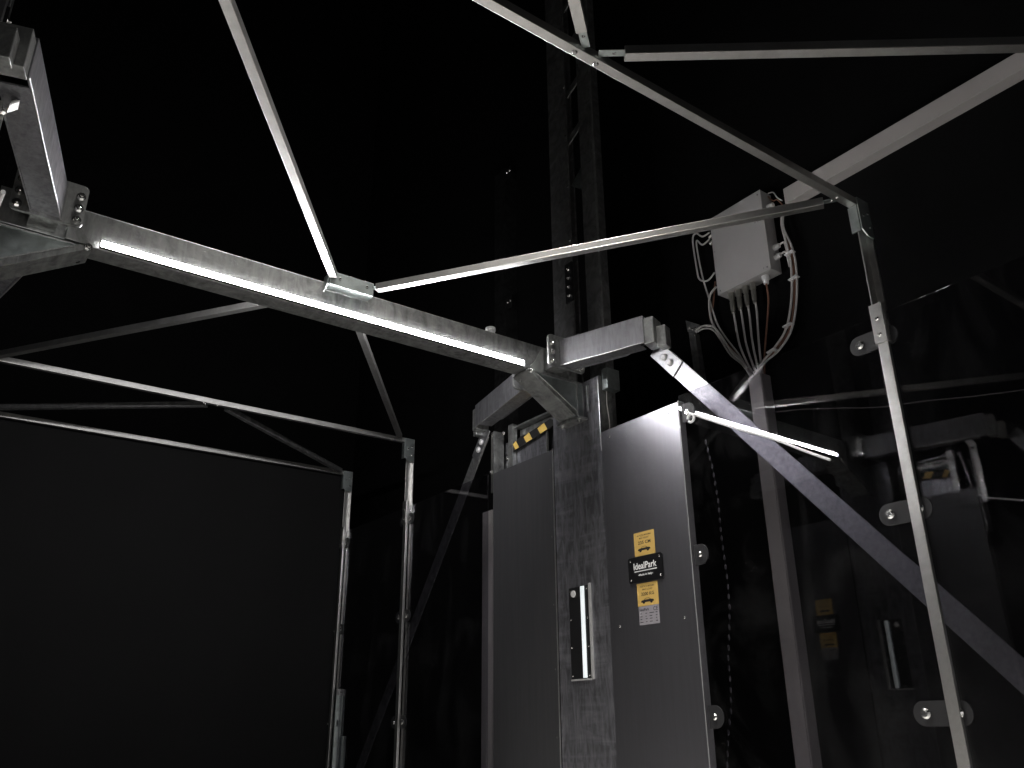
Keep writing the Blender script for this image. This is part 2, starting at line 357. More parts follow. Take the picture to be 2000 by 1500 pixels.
# ------------------------------------------------------------------ knee brackets at both beam ends
def knee(flip, label):
    fx = (lambda x: x) if not flip else (lambda x: 2*.74-x)
    t = thing('knee_bracket', (fx(1.495), 1.753, .80), label, 'bracket', 'knee brackets under the beam ends')
    z0 = BZ0-.0015
    part(t, 'top_flange', 'galv', lambda b: b.box((fx(1.30), 1.716, z0-mm(8)), (fx(1.495), 1.79, z0), mm(1)))
    part(t, 'diagonal_flange', 'galv', lambda b: b.prism([(fx(1.300), 1.716, z0-mm(8.5)), (fx(1.325), 1.716, z0-mm(8.5)), (fx(1.470), 1.716, .828), (fx(1.470), 1.716, .810)], (0, .074, 0), mm(1)))
    part(t, 'web', 'zinc_cool', lambda b: b.prism([(fx(1.327), 1.7175, z0-mm(9)), (fx(1.494), 1.7175, z0-mm(9)), (fx(1.494), 1.7175, .815), (fx(1.472), 1.7175, .828)], (0, .006, 0)))
    part(t, 'cheek_plate', 'galv', lambda b: b.prism([(fx(1.300), 1.7165, z0), (fx(1.352), 1.7165, z0), (fx(1.352), 1.7165, .995), (fx(1.342), 1.7165, .985), (fx(1.327), 1.7165, .952)], (0, .006, 0), mm(.8)))
    part(t, 'stiffener', 'weld', lambda b: b.box((fx(1.469), 1.7120, .815), (fx(1.474), 1.7170, .915), mm(.6)))
    part(t, 'stiffener', 'weld', lambda b: b.box((fx(1.489), 1.690, .825), (fx(1.496), 1.696, .905), mm(.6)))
    for q0, q1 in (((1.4945, 1.7165, .912), (1.4945, 1.7165, .818)), ((1.333, 1.7150, .910), (1.470, 1.7150, .830)), ((1.335, 1.7155, .9135), (1.468, 1.7155, .9135)), ((1.496, 1.690, .905), (1.496, 1.693, .822))):
        part(t, 'weld_bead', 'weld', lambda b: b.tube([(fx(q0[0]+(q1[0]-q0[0])*k/10), q0[1]+(q1[1]-q0[1])*k/10, q0[2]+(q1[2]-q0[2])*k/10+.0006*math.sin(k*9)) for k in range(11)], mm(2.4), 6, 2), True)
    part(t, 'foot_plate', 'galv', lambda b: b.box((fx(1.462), 1.700, .803), (fx(1.497), 1.800, .810), mm(.6)))
    for yy in (1.712, 1.788): bolt(t, (fx(1.475), yy, .803), (0, 0, -1), .009)
    bolt(t, (fx(1.308), 1.7155, .915), (0, -1, 0), .011); bolt(t, (fx(1.318), 1.775, z0-mm(12)), (0, 0, -1), .012)
    return t
knee(False, 'triangular knee bracket joining the lit beam to the column with the lamp')
knee(True, 'knee bracket plates at the left picture edge under the beam end')

# ------------------------------------------------------------------ outrigger arms
def arm(p0, p1, side, along, label, tipdir, strap=True):
    # inner vertical face runs p0 -> p1; the box lies on the outer side
    t = thing('outrigger_arm', (*p0, BZ0), label, 'arm', 'outrigger arms bolted to the beam ends')
    p0, p1 = Vector((*p0, 0)), Vector((*p1, 0)); d = (p1-p0).normalized()
    o = Vector((d.y, -d.x, 0)); o = o if o.x*side > 0 else -o
    wd = .052; z0, z1 = .9216, 1.0
    L = (p1-p0).length
    def body(b):   # side walls and roof of the arm, underside set up between two lips
        b.quadbox(p0+Vector((0, 0, z0)), d*L, o*mm(5), Vector((0, 0, z1-z0)), mm(1.2))
        q_ = p0+o*(wd-mm(5)); zz_ = lambda k, z: q_+d*(L*k)+Vector((0, 0, z))
        b.prism([zz_(0, z0), zz_(.70, z0), zz_(.97, z0+.022), zz_(.97, z1), zz_(0, z1)], o*mm(5), mm(1.2))
        b.quadbox(p0+o*mm(5)+Vector((0, 0, z1-mm(6))), d*L, o*(wd-mm(10)), Vector((0, 0, mm(5.5))))
        b.quadbox(p0+o*mm(5)+Vector((0, 0, z0+mm(4))), d*L*.93, o*(wd-mm(10)), Vector((0, 0, mm(5))))
    part(t, 'arm_body', 'galv_arm', body)
    part(t, 'edge_bead', 'weld', lambda b: b.tube([p0+d*(L*k/12)-o*mm(1)+Vector((0, 0, z0+.0008*math.sin(k*7))) for k in range(13)], mm(2.2), 6, 2))
    def tip(b):
        e = p1-d*.002
        b.quadbox(e+o*mm(4)+Vector((0, 0, z0-.004)), d*.030, o*(wd-mm(8)), Vector((0, 0, z1-z0-.004)), mm(2))
        b.quadbox(e+d*.0303+o*(wd*.30)+Vector((0, 0, z0-.014)), d*.026, o*(wd*.62), Vector((0, 0, (z1-z0)*.74)), mm(3))
    part(t, 'tip_block', 'galv', tip)
    # flange plate, square to y, with bolts
    yf = p0.y; sy = -1 if along < 0 else 1
    xm = (p0 + o*wd/2).x
    fl = part(t, 'flange_plate', 'galv', lambda b: b.prism(rrect_xz(xm-.064, xm+.064, .9165, 1.010, .010, yf), (0, -sy*mm(12), 0), mm(1)))
    for dx in (-.052, .052):
        for zz in (.930, .957, .984): bolt(fl, (xm+dx, yf, zz), (0, sy, 0), .0115)
    part(t, 'root_stub', 'galv', lambda b: b.box((xm-.026, yf-sy*(mm(12.2)), .930), (xm+.026, (BY0 if sy < 0 else BY1)+sy*.0003, .994), mm(2)))
    return t
def rrect_xz(x0, x1, z0, z1, r, y, n=5):
    out = []
    for cx, cz, a0 in ((x1-r, z1-r, 0), (x0+r, z1-r, 90), (x0+r, z0+r, 180), (x1-r, z0+r, 270)):
        for i in range(n+1):
            a = math.radians(a0+90*i/n); out.append((cx+r*math.cos(a), y, cz+r*math.sin(a)))
    return out
arm((1.362, 1.653), (1.447, 1.410), 1, -1, 'outrigger arm right of the column reaching toward the bright tie strap', -1)
arm((1.385, 1.857), (1.455, 2.222), 1, 1, 'outrigger arm on the far side of the column above the hazard tape', 1)
arm((.108, 1.647), (-.001, 1.250), -1, -1, 'big outrigger arm at the upper left corner with bolted flange', -1)
arm((2*.74-1.385, 1.857), (2*.74-1.455, 2.222), -1, 1, 'outrigger arm on the far side of the left column', 1)
wb = thing('bumper_block', ony(27, 215, 1.30), 'small white block on the edge of the upper left arm', 'block')
q0 = onz(14, 216, .9195); 
part(wb, 'pad', 'white', lambda b: b.prism([onz(13, 221, .897), onz(19, 205, .897), onz(38, 199, .915), onz(35, 214, .915)], (.0, 0, .004), mm(.5)))
part(wb, 'pad_mount', 'zinc', lambda b: b.prism([onz(15, 219, .9035), onz(20, 207, .9035), onz(36, 202, .9205), onz(33, 212, .9205)], (0, 0, .010), mm(.5)))

# ------------------------------------------------------------------ tie straps
def strap(p, q, wd, label, joint=True, m='strap'):
    p, q = Vector(p), Vector(q); d = (q-p).normalized(); nrm = Vector((1, 0, 0)); nrm = (nrm-d*nrm.dot(d)).normalized(); sd = d.cross(nrm)
    t = thing('tie_strap', q, label, 'strap', 'flat tie straps from the arms to the deck')
    part(t, 'strap_bar', m, lambda b: b.quadbox(p-sd*wd/2, q-p, sd*wd, nrm*mm(6), mm(1)))
    if joint:
        j = part(t, 'joint_plate', 'strap', lambda b: b.quadbox(p-sd*wd*.5-d*.02-nrm*mm(6.5), d*.112, sd*wd, nrm*mm(6), mm(1)))
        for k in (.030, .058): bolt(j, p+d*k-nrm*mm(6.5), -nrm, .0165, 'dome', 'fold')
    return t
a0 = onx(1288, 688, 1.515); a1 = onx(2000, 1322, 1.54)
strap(a0, a0+(a1-a0)*((ZF-a0.z)/(a1.z-a0.z)*.99), .047, 'wide grey tie strap slanting down right behind the smoked glass')
b0 = onx(948, 848, 1.50); b1 = onx(905, 962, 1.50)
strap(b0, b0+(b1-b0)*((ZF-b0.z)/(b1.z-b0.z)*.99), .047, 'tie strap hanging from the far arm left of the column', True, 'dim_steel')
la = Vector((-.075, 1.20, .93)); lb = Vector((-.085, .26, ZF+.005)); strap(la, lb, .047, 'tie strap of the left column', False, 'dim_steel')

# ------------------------------------------------------------------ right column: carriage plate, guide rails, covers
XC = 1.5
def carriage():
    t = thing('lift_column', (1.53, 1.7575, ZF), 'brushed galvanised column plate between two sheet covers', 'column', 'lift columns')
    part(t, 'front_plate', 'galv_brush', lambda b: b._ax((XC, 1.652, ZF), (XC+mm(10), 1.863, .925), mm(2)))
    part(t, 'side_plate', 'galv', lambda b: (b._ax((XC+mm(10), 1.652, ZF), (1.548, 1.660, .925), mm(1)), b._ax((XC+mm(10), 1.855, ZF), (1.548, 1.863, .925), mm(1))))
    part(t, 'guide_box', 'zinc_cool', lambda b: b._ax((1.512, 1.628, .882), (1.560, 1.6515, .945), mm(1.5)))
    part(t, 'corner_bead', 'weld', lambda b: b.tube([(XC-.001, 1.6525, .70+.02*k) for k in range(12)], mm(2), 6, 1))
    part(t, 'wire', 'grey_cable', lambda b: b.tube([(1.525, 1.6475, .88), (1.524, 1.6475, .84), (1.530, 1.6475, .78), (1.527, 1.6475, .70)], mm(2), 6))
    return t
carr = carriage(); rot_copy(carr, 'brushed galvanised column plate behind the left picture edge, seen mirrored in the glass')
def rails():
    t = thing('guide_rail', (1.56, 1.7575, ZF), 'tall dim guide rails with rungs rising behind the bright column', 'rail', 'guide rails of the lift')
    def ch(y0, y1, s):     # C section opening inwards
        def f(b):
            b._ax((1.550, y0, ZF), (1.556, y1, 3.6), mm(.8)); b._ax((1.572, y0, ZF), (1.578, y1, 3.6), mm(.8))
            yw = y0 if s < 0 else y1-mm(8)
            b._ax((1.556, yw, ZF), (1.572, yw+mm(8), 3.6))
        return f
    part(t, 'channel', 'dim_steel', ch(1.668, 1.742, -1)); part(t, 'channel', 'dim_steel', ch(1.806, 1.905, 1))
    part(t, 'edge_highlight', 'galv', lambda b: b._ax((1.546, 1.6675, .93), (1.5495, 1.676, 3.6), mm(.5)))  # brighter strip standing in for the highlight on the rail edge
    for k in range(9):
        z = 1.86+.20*k
        rg = part(t, 'rung', 'galv', lambda b: b.bar((1.566, 1.735, z+.04), (1.566, 1.812, z), mm(6), .03, bev=mm(.8)))
    for k in range(12): bolt(t, (1.5495, 1.812, 1.05+.21*k), (-1, 0, 0), .006, 'dome')
    hp = part(t, 'stop_plate', 'zinc_cool', lambda b: b.prism([(1.565, 1.742, 1.745), (1.565, 1.812, 1.690), (1.565, 1.770, 1.655), (1.565, 1.742, 1.655)], (.008, 0, 0)))
    pl = part(t, 'bolt_plate', 'black', lambda b: b._ax((1.543, 1.80, 1.245), (1.5495, 1.835, 1.385), mm(1)))
    for k in range(4): bolt(pl, (1.543, 1.818, 1.267+.032*k), (-1, 0, 0), .010)
    return t
rl = rails(); rot_copy(rl, 'dark guide rails at the top left corner above the big arm')

def cover(y0, y1, zt, m, label, folded):
    t = thing('cover_panel', (XC, (y0+y1)/2, ZF), label, 'panel', 'sheet metal covers beside the columns')
    xf = 1.4955
    part(t, 'sheet', m, lambda b: b._ax((xf, y0, ZF+.005), (xf+mm(2.5), y1, zt), mm(.6)))
    if folded < 0:
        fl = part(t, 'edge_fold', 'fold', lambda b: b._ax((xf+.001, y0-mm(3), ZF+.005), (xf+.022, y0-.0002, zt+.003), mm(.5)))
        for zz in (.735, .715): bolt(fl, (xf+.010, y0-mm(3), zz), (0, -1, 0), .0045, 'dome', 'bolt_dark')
        for yy in (y1-.036, y0+.035):
            for zz in (.729, .228, -.20): bolt(t, (xf, yy, zz), (-1, 0, 0), .0052, 'dome')
    else:
        part(t, 'edge_fold', 'zinc', lambda b: (b._ax((xf-mm(1.2), y0-mm(3), ZF+.005), (xf+.003, y0-.0002, zt+.004), mm(.5)), b._ax((xf+mm(3), y1-mm(3), ZF+.005), (xf+.03, y1, zt-.002), mm(.5))))
        for zz in (.70, .50, .31, .14, -.03): bolt(t, (xf, y0+.010, zz), (-1, 0, 0), .004, 'dome', 'bolt_dark')
        for zz in (.33, .05): bolt(t, (xf+.015, y1, zz), (0, 1, 0), .006, 'dome')
    return t
cn = cover(1.358, 1.6485, .7505, 'sheet', 'shiny sheet cover right of the column, carrying the notices', -1)
cf = cover(1.866, 2.172, .757, 'sheet_dark', 'dull dark sheet cover left of the column under the hazard tape', 1)
rot_copy(cn, 'sheet cover with notices beside the left column, seen only mirrored in the glass')
rot_copy(cf, 'dull sheet cover of the left column, its top edge mirrored in the glass')

# machinery above the far cover
def safety():
    t = thing('safety_gear', (1.53, 1.99, .757), 'galvanised safety catch with yellow and black hazard tape above the dark cover', 'catch', 'safety catches with hazard tape')
    part(t, 'back_plate', 'galv_brush', lambda b: b._ax((1.528, 1.925, .60), (1.532, 2.085, .835), mm(.6)))
    part(t, 'side_channel', 'galv', lambda b: (b._ax((1.512, 2.088, .60), (1.530, 2.112, .908), mm(.8)), b._ax((1.500, 2.176, .60), (1.540, 2.180, .905), mm(.5))))
    part(t, 'upright', 'zinc', lambda b: (b._ax((1.520, 1.921, .60), (1.527, 1.9245, .838), mm(.4)), b._ax((1.505, 2.182, .70), (1.510, 2.20, .905), mm(.4))))
    part(t, 'top_bar', 'galv', lambda b: (b._ax((1.520, 1.905, .893), (1.545, 2.09, .899), mm(.6)), b._ax((1.5445, 1.905, .870), (1.548, 2.09, .893), mm(.6))))
    part(t, 'guide_arm', 'dim_steel', lambda b: b.bar((1.53, 2.165, .62), (1.53, 2.125, .90), mm(12), mm(25), up=(1, 0, 0), bev=mm(1)))
    part(t, 'inner_plate', 'black', lambda b: b._ax((1.545, 1.868, .60), (1.549, 2.175, .869), 0))
    tp = part(t, 'hazard_tape', 'black_print', lambda b: b.prism([(1.5145, 2.092, .813), (1.5145, 2.092, .842), (1.5145, 1.895, .868), (1.5145, 1.882, .862), (1.5145, 1.880, .842), (1.5145, 1.90, .838)], (.004, 0, 0)))
    def zl(y): return .813+(2.092-y)/(2.092-1.90)*.025
    for ya, yb in ((2.089, 2.062), (2.030, 1.992), (1.958, 1.915)):
        part(tp, 'yellow_stripe', 'hazard_yellow', lambda b: b.prism([(1.5135, ya, zl(ya)+.024), (1.5135, yb+.010, zl(yb)+.027), (1.5135, yb-.006, zl(yb)+.002), (1.5135, ya-.014, zl(ya)+.003)], (.0008, 0, 0)))
    for p in ((1.510, 2.115, .795), (1.506, 2.13, .885), (1.505, 2.188, .895), (1.505, 2.20, .77)): bolt(t, p, (-1, -.3, 0), .009)
    return t
sg = safety(); rot_copy(sg, 'safety catch with hazard tape of the left column, mirrored in the glass')

# ------------------------------------------------------------------ lamp set in the column
def column_lamp():
    t = thing('column_lamp', (XC, 1.769, .11), 'slim black lamp panel with white light bar on the column', 'lamp', 'lamp panels on the columns')
    x = XC-.0003
    part(t, 'cover_plate', 'black', lambda b: b._ax((x-mm(3), 1.7305, .112), (x, 1.812, .346), mm(.8)))
    part(t, 'light_bar', 'lampbar', lambda b: b._ax((x-mm(7), 1.7465, .1125), (x-mm(3.1), 1.7615, .3455), mm(1.2)))
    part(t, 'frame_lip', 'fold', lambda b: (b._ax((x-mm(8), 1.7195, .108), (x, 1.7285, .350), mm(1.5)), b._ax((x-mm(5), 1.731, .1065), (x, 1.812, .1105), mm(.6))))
    part(t, 'button', 'button', lambda b: b.cyl((x-mm(3), 1.792, .329), (x-mm(8), 1.792, .329), .0092, 24, .0085), True)
    for yy in (1.806, 1.7375):
        for zz in (.119, .190, .262, .338): bolt(t, (x-mm(3), yy, zz), (-1, 0, 0), .0042, 'dome')
    return t
cl = column_lamp(); rot_copy(cl, 'lamp panel of the left column, its pale bar mirrored in the glass')

# ------------------------------------------------------------------ notices (text read along -y, seen from -x)
XS = 1.4955-.0002
def text(parent, s, yc, zc, h, m, x, width=None, bold=0, name='lettering'):
    cu = bpy.data.curves.new('t', 'FONT'); cu.body = s; cu.align_x = 'CENTER'; cu.align_y = 'CENTER'; cu.size = 1; cu.offset = bold; cu.resolution_u = 3
    ob = bpy.data.objects.new('t', cu); col.objects.link(ob)
    bpy.context.view_layer.update()
    dg = bpy.context.evaluated_depsgraph_get(); me = bpy.data.meshes.new_from_object(ob.evaluated_get(dg))
    bpy.data.objects.remove(ob); bpy.data.curves.remove(cu)
    xs = [v.co.x for v in me.vertices]; ys = [v.co.y for v in me.vertices]
    sx = sy = h/(max(ys)-min(ys))
    if width: sx = width/(max(xs)-min(xs))
    cxm, cym = (max(xs)+min(xs))/2, (max(ys)+min(ys))/2; org = wloc(parent)
    for v in me.vertices: v.co = W((x, yc-(v.co.x-cxm)*sx, zc+(v.co.y-cym)*sy)) - org
    me.materials.clear(); me.materials.append(M[m]); me.name = name
    o = bpy.data.objects.new(name, me); col.objects.link(o); o.parent = parent; return o
def card(b, y0, y1, z0, z1, x, th, r=0):
    if r:
        pts = [(x-th, p[0], p[2]) for p in rrect_xz(y0, y1, z0, z1, r, 0)]
        b.prism(pts, (th, 0, 0), mm(.3))
    else: b._ax((x-th, y0, z0), (x, y1, z1), 0)
CARSHAPE = [(-1, .12), (-.98, .42), (-.86, .52), (-.55, .60), (-.28, .92), (.22, .95), (.55, .64), (.88, .56), (1, .40), (1, .12)]
def car_print(parent, yc, zc, w_):
    def f(b):
        b.prism([(XS-mm(.75), yc-px*w_/2, zc+pz*w_*.26) for px, pz in CARSHAPE], (mm(.2), 0, 0))
        for k in (-.58, .60): b.cyl((XS-mm(.78), yc-k*w_/2, zc+.05*w_), (XS-mm(.55), yc-k*w_/2, zc+.05*w_), w_*.105, 14)
    c = part(parent, 'car_symbol', 'black_print', f)
    part(c, 'car_window', 'yellow', lambda b: b.prism([(XS-mm(.85), yc-px*w_/2, zc+pz*w_*.26) for px, pz in ((-.45, .62), (-.22, .85), (.18, .87), (.42, .64))], (mm(.08), 0, 0)))
    return c
def notice(zt, zb, lines, big, label):
    t = thing('notice_sticker', (XS, 1.507, zb), label, 'sticker', 'yellow car notices on the covers')
    part(t, 'backing', 'yellow', lambda b: card(b, 1.471, 1.543, zb, zt, XS, mm(.5)))
    text(t, lines[0], 1.507, zt-.0085, .0042, 'black_print', XS-mm(.6), .050, .01)
    text(t, lines[1], 1.507, zt-.0155, .0042, 'black_print', XS-mm(.6), .034, .01)
    text(t, big, 1.507, zt-.0265, .0080, 'black_print', XS-mm(.6), .044, .02)
    car_print(t, 1.509, zt-.0475, .044); return t
n1 = notice(.449, .390, ('ALTEZZA MASSIMA', 'MAX HEIGHT'), '235 CM', 'upper yellow notice with car symbol reading 235 CM')
n2 = notice(.323, .268, ('PORTATA MASSIMA', 'MAX LOAD'), '3200 KG', 'lower yellow notice with car symbol reading 3200 KG')
def nameplate():
    t = thing('name_plate', (XS, 1.507, .325), 'black name plate with white lettering between the two yellow notices', 'plate', 'black name plates')
    part(t, 'plate', 'black_plate', lambda b: card(b, 1.447, 1.567, .3255, .3885, XS-mm(.9), mm(4), .006))
    xx = XS-mm(5.2)
    text(t, 'IdealPark', 1.507, .3655, .0165, 'white_print', xx, .080, .018)
    part(t, 'underline', 'white_print', lambda b: b._ax((xx, 1.467, .3515), (xx+mm(.2), 1.545, .3535), 0))
    text(t, '-Made in Italy-', 1.507, .3425, .0068, 'white_print', xx, .052, .02)
    for yy in (1.456, 1.558):
        for zz in (.334, .380): bolt(t, (XS-mm(5), yy, zz), (-1, 0, 0), .0042, 'dome')
    return t
n3 = nameplate()
def rating():
    t = thing('rating_plate', (XS, 1.507, .223), 'small grey rating plate with CE mark under the lower yellow notice', 'plate', 'grey rating plates')
    part(t, 'plate', 'rating', lambda b: card(b, 1.472, 1.541, .2235, .2675, XS, mm(.6)))
    xx = XS-mm(.8)
    text(t, 'IdealPark', 1.522, .2595, .0065, 'black_print', xx, .033, .02)
    text(t, 'CE', 1.4835, .2590, .0092, 'black_print', xx, .015, .0)
    def rows(b):
        for r_, z in enumerate((.2495, .2425, .2365, .2295)):
            for y0, l in ((1.537, .010), (1.519, .007), (1.505, .016), (1.484, .008)):
                l2 = l*(.5+.5*random.random()); b._ax((xx, y0-l2, z), (xx+mm(.2), y0, z+.0016), 0)
    part(t, 'fine_print', 'black_print', rows); return t
n4 = rating()
for o, l in ((n1, 'upper yellow notice on the left column cover, mirrored in the glass'), (n2, 'lower yellow notice on the left column cover, mirrored in the glass'), (n3, 'black name plate on the left column cover, mirrored in the glass'), (n4, 'grey rating plate on the left column cover')): rot_copy(o, l)

# ------------------------------------------------------------------ smoked glass walls
PY = .5; XG = 1.4815; TG = mm(8)
def pane(y0, y1, label, x=XG, yaw=0):
    t = thing('glass_pane', (x, (y0+y1)/2, ZF), label, 'glass', 'smoked glass panes of the cabin')
    part(t, 'pane', 'glass', lambda b: b._ax((x, y0, ZF+.002), (x+TG, y1, ZT), mm(.8)))
    t.rotation_euler.z = math.radians(yaw); return t
pane(.806, 1.340, 'smoked glass pane between the notice cover and the near post', yaw=PY)
pane(.275, .790, 'smoked glass pane right of the near post, mirroring the other column', yaw=PY)
pane(2.186, 2.702, 'smoked glass pane between the dark cover and the middle post')
pane(2.722, 3.238, 'smoked glass pane between the two far posts')
XLG = 2*.74-XG-TG
pane(2.186, 2.702, 'left wall glass pane beyond the left column', XLG)
def clamp(yc, zc, label, half=0):
    t = thing('pane_clamp', (XG-mm(4), yc, zc), label, 'clamp', 'black clamps holding the glass panes')
    y0, y1 = yc-.052, yc+.052
    if half > 0: y0, y1 = yc-.030, yc+.012
    pts = [(XG-mm(5.5), p[0], p[2]) for p in rrect_xz(y0, y1, zc-.0205, zc+.0205, .020 if not half else .012, 0, 7)]
    if half: pts = [(XG-mm(5.5), yc+.012, zc-.0235), (XG-mm(5.5), yc+.012, zc+.0235)] + [(XG-mm(5.5), yc-.006-.0235*math.sin(a), zc+.0235*math.cos(a)) for a in [math.pi*i/10 for i in range(11)]]
    part(t, 'plate', 'clamp', lambda b: b.prism(pts, (mm(5), 0, 0), mm(1)))
    for yy in ((yc-.0285, yc+.0285) if not half else (yc-.006,)):
        bolt(t, (XG-mm(5.5), yy, zc), (-1, 0, 0), .0150 if not half else .0115, 'dome')
        part(t, 'socket', 'bolt_dark', lambda b: b.cyl((XG-mm(5.5)-mm(9.0), yy, zc), (XG-mm(5.5)-mm(9.8), yy, zc), mm(4.5), 6))
    return t
for (zc, a) in ((.706, 'upper'), (.3595, 'middle'), (.0135, 'lower')):
    clamp(.812, zc, f'{a} black glass clamp with two bolts on the near post')
    clamp(1.3185, zc, f'{a} small glass clamp at the edge of the notice cover', 1)
    clamp(YF1, zc, f'{a} glass clamp on the middle portal post')
    clamp(YF2, zc, f'{a} glass clamp on the farthest portal post')

# ------------------------------------------------------------------ white cord
def cord(off, label):
    t = thing('white_cord', (1.49, 1.335, .717), label, 'cord', 'white cords at the cover edges')
    pts = [onx(a, b_, 1.4784+.0016*(a-1341)/280) for a, b_ in ((1341, 805), (1362, 812), (1430, 834), (1510, 857), (1570, 880), (1621, 898))]
    part(t, 'cord_line', 'white', lambda b: b.tube(pts, mm(4.6), 10), True)
    k = onx(1349, 812, 1.470)
    part(t, 'knot', 'white', lambda b: b.tube([k+Vector((0, .010*math.cos(a), .010*math.sin(a)-.006)) for a in [i*.7 for i in range(9)]], mm(5), 8), True)
    return t
cord(0, 'bright white cord sticking out from the top of the notice cover')
t = thing('white_cord', (-.01, 1.335, .72), 'white cord of the left column, mirrored in the glass', 'cord', 'white cords at the cover edges')
part(t, 'cord_line', 'white', lambda b: b.tube([(-.012, 1.335, .722), (-.005, 1.318, .720), (.0, 1.305, .708), (.002, 1.26, .695), (.004, 1.16, .665)], mm(5), 8), True)

# ------------------------------------------------------------------ on the shaft wall: box, trunking, cables
XB = 1.75
bx = thing('control_box', (1.775, 1.30, 1.146), 'grey metal control box on the black wall with cables below', 'control box')
BB0, BB1, BBZ0, BBZ1 = 1.211, 1.398, 1.148, 1.404
part(bx, 'housing', 'box', lambda b: b._ax((XB+mm(4), BB0, BBZ0), (1.7985, BB1, BBZ1), mm(1.5)))
dr = part(bx, 'front_cover', 'box', lambda b: b._ax((XB, BB0-mm(1), BBZ0-mm(1)), (XB+mm(3.5), BB1+mm(1), BBZ1+mm(1)), mm(1.2)))
for yy in (BB0+.010, BB1-.010):
    for zz in (BBZ0+.010, BBZ1-.012, ): bolt(dr, (XB, yy, zz), (-1, 0, 0), .004, 'dome', 'bolt_dark')
for p in ((BB0+.022, BBZ0+.012), (BB0+.030, 1.31), (BB0+.020, 1.308), (BB1-.005, 1.29)): bolt(dr, (XB, *p), (-1, 0, 0), .003, 'dome', 'bolt_dark')
gl_px = [(1424, 575), (1437, 566), (1451, 558), (1465, 550)]
ends = []
XCb = 1.772
for i in range(4):
    y = BB1-.030-.0255*i
    g = part(bx, 'cable_gland', 'gland', lambda b: (b.cyl((XCb, y, BBZ0), (XCb, y, BBZ0-.022), .0085, 12), b.cyl((XCb, y, BBZ0-.022), (XCb, y, BBZ0-.028), .0065, 12), b.cyl((XCb, y, BBZ0-.028), (XCb, y, BBZ0-.055), .0078, 12, .0068), b.cyl((XCb, y, BBZ0-.055), (XCb, y, BBZ0-.064), .0055, 12)), True)
    ends.append(Vector((XCb, y, BBZ0-.062)))
yb_ = BB0+.036
part(bx, 'cable_gland', 'white', lambda b: (b.cyl((XCb, yb_, BBZ0), (XCb, yb_, BBZ0-.012), .0105, 8), b.cyl((XCb, yb_, BBZ0-.012), (XCb, yb_, BBZ0-.024), .0085, 12, .007)), True)
for zz in (1.355, 1.222, 1.192):
    part(bx, 'cable_gland', 'white', lambda b: (b.cyl((1.778, BB0, zz), (1.778, BB0-.010, zz), .009, 8), b.cyl((1.778, BB0-.010, zz), (1.778, BB0-.018, zz), .007, 12)), True)
for zz in (1.366, 1.345):
    part(bx, 'cable_gland', 'gland', lambda b: b.cyl((1.77, BB1, zz), (1.77, BB1+.024, zz-.006), .006, 12), True)
TRY0, TRY1, TRZ = 1.293, 1.338, .872
vt = thing('cable_trunking', (1.78, 1.315, ZF), 'upright grey cable trunking below the control box', 'trunking', 'cable trunking on the wall')
part(vt, 'duct', 'trunk', lambda b: (b._ax((1.763, TRY0, ZF), (1.766, TRY1, TRZ), mm(.6)), b._ax((1.766, TRY0, ZF), (1.7985, TRY0+mm(3), TRZ-.001)), b._ax((1.766, TRY1-mm(3), ZF), (1.7985, TRY1, TRZ-.001))))
part(vt, 'lid', 'trunk', lambda b: b._ax((1.7595, TRY0+.002, ZF), (1.7628, TRY1-.002, TRZ-.003), mm(1)))
ht = thing('cable_trunking', (1.78, .70, 1.325), 'grey cable trunking running to the upper right picture edge', 'trunking', 'cable trunking on the wall')
part(ht, 'duct', 'trunk', lambda b: (b._ax((1.765, .10, 1.325), (1.7985, 1.143, 1.328), mm(.5)), b._ax((1.765, .10, 1.367), (1.7985, 1.143, 1.370), mm(.5))))
part(ht, 'lid', 'trunk', lambda b: b._ax((1.7605, .10, 1.3235), (1.7645, 1.144, 1.3715), mm(1.4)))
lt = thing('cable_trunking', (1.78, 2.62, ZF), 'dark cable trunking behind the glass left of the dull cover', 'trunking', 'cable trunking on the wall')
part(lt, 'duct', 'trunk', lambda b: b._ax((1.757, 2.562, ZF), (1.7985, 2.625, .752), mm(1.5)))
top = Vector((1.78, 1.315, TRZ))
def cable(pts, r, m, label, cat='cable'):
    o = MB().tube(pts, r, 8).build('cable', m, None, True); return tag(o, label, cat, 'cables around the control box')
ORD = ['first', 'second', 'third', 'fourth']
for i, e in enumerate(ends):
    q = top+Vector((0, .012-.008*i, -.03)); k = .018*(1.5-i)
    cable([e+Vector((0, 0, .01)), e+Vector((0, -.002, -.03)), e.lerp(q, .45)+Vector((-.004, .004+k*.2, 0)), e.lerp(q, .75)+Vector((0, .002, 0)), q+Vector((0, 0, .04)), q], mm(5.0), 'grey_cable', f'{ORD[i]} grey cable from the left under the control box')
e = Vector((XCb, yb_, BBZ0-.022)); q = top+Vector((0, -.016, -.03))
cable([e, e+Vector((0, 0, -.05)), e.lerp(q, .4)+Vector((0, -.004, 0)), e.lerp(q, .75)+Vector((0, .004, 0)), q], mm(4.4), 'brown', 'single brown cable hanging from the white gland')
def pxs(L, x=1.778, dy=0): return [onx(a, b, x)+Vector((0, dy, 0)) for a, b in L]
RB = [(1528, 408), (1527, 440), (1537, 480), (1545, 520), (1546, 580), (1536, 640), (1512, 680), (1488, 708), (1474, 735)]
cable(pxs(RB, 1.770), mm(5.2), 'grey_cable', 'inner grey cable of the bundle right of the box')
cable(pxs([(a+(6 if 1 < i < 6 else 2), b+2) for i, (a, b) in enumerate(RB)], 1.777), mm(4.5), 'brown', 'brown cable inside the bundle right of the box')
cable(pxs([(a+(5 if 1 < i < 6 else 1), b+6) for i, (a, b) in enumerate(RB)], 1.785), mm(4.5), 'brown', 'second brown cable at the back of the right bundle')
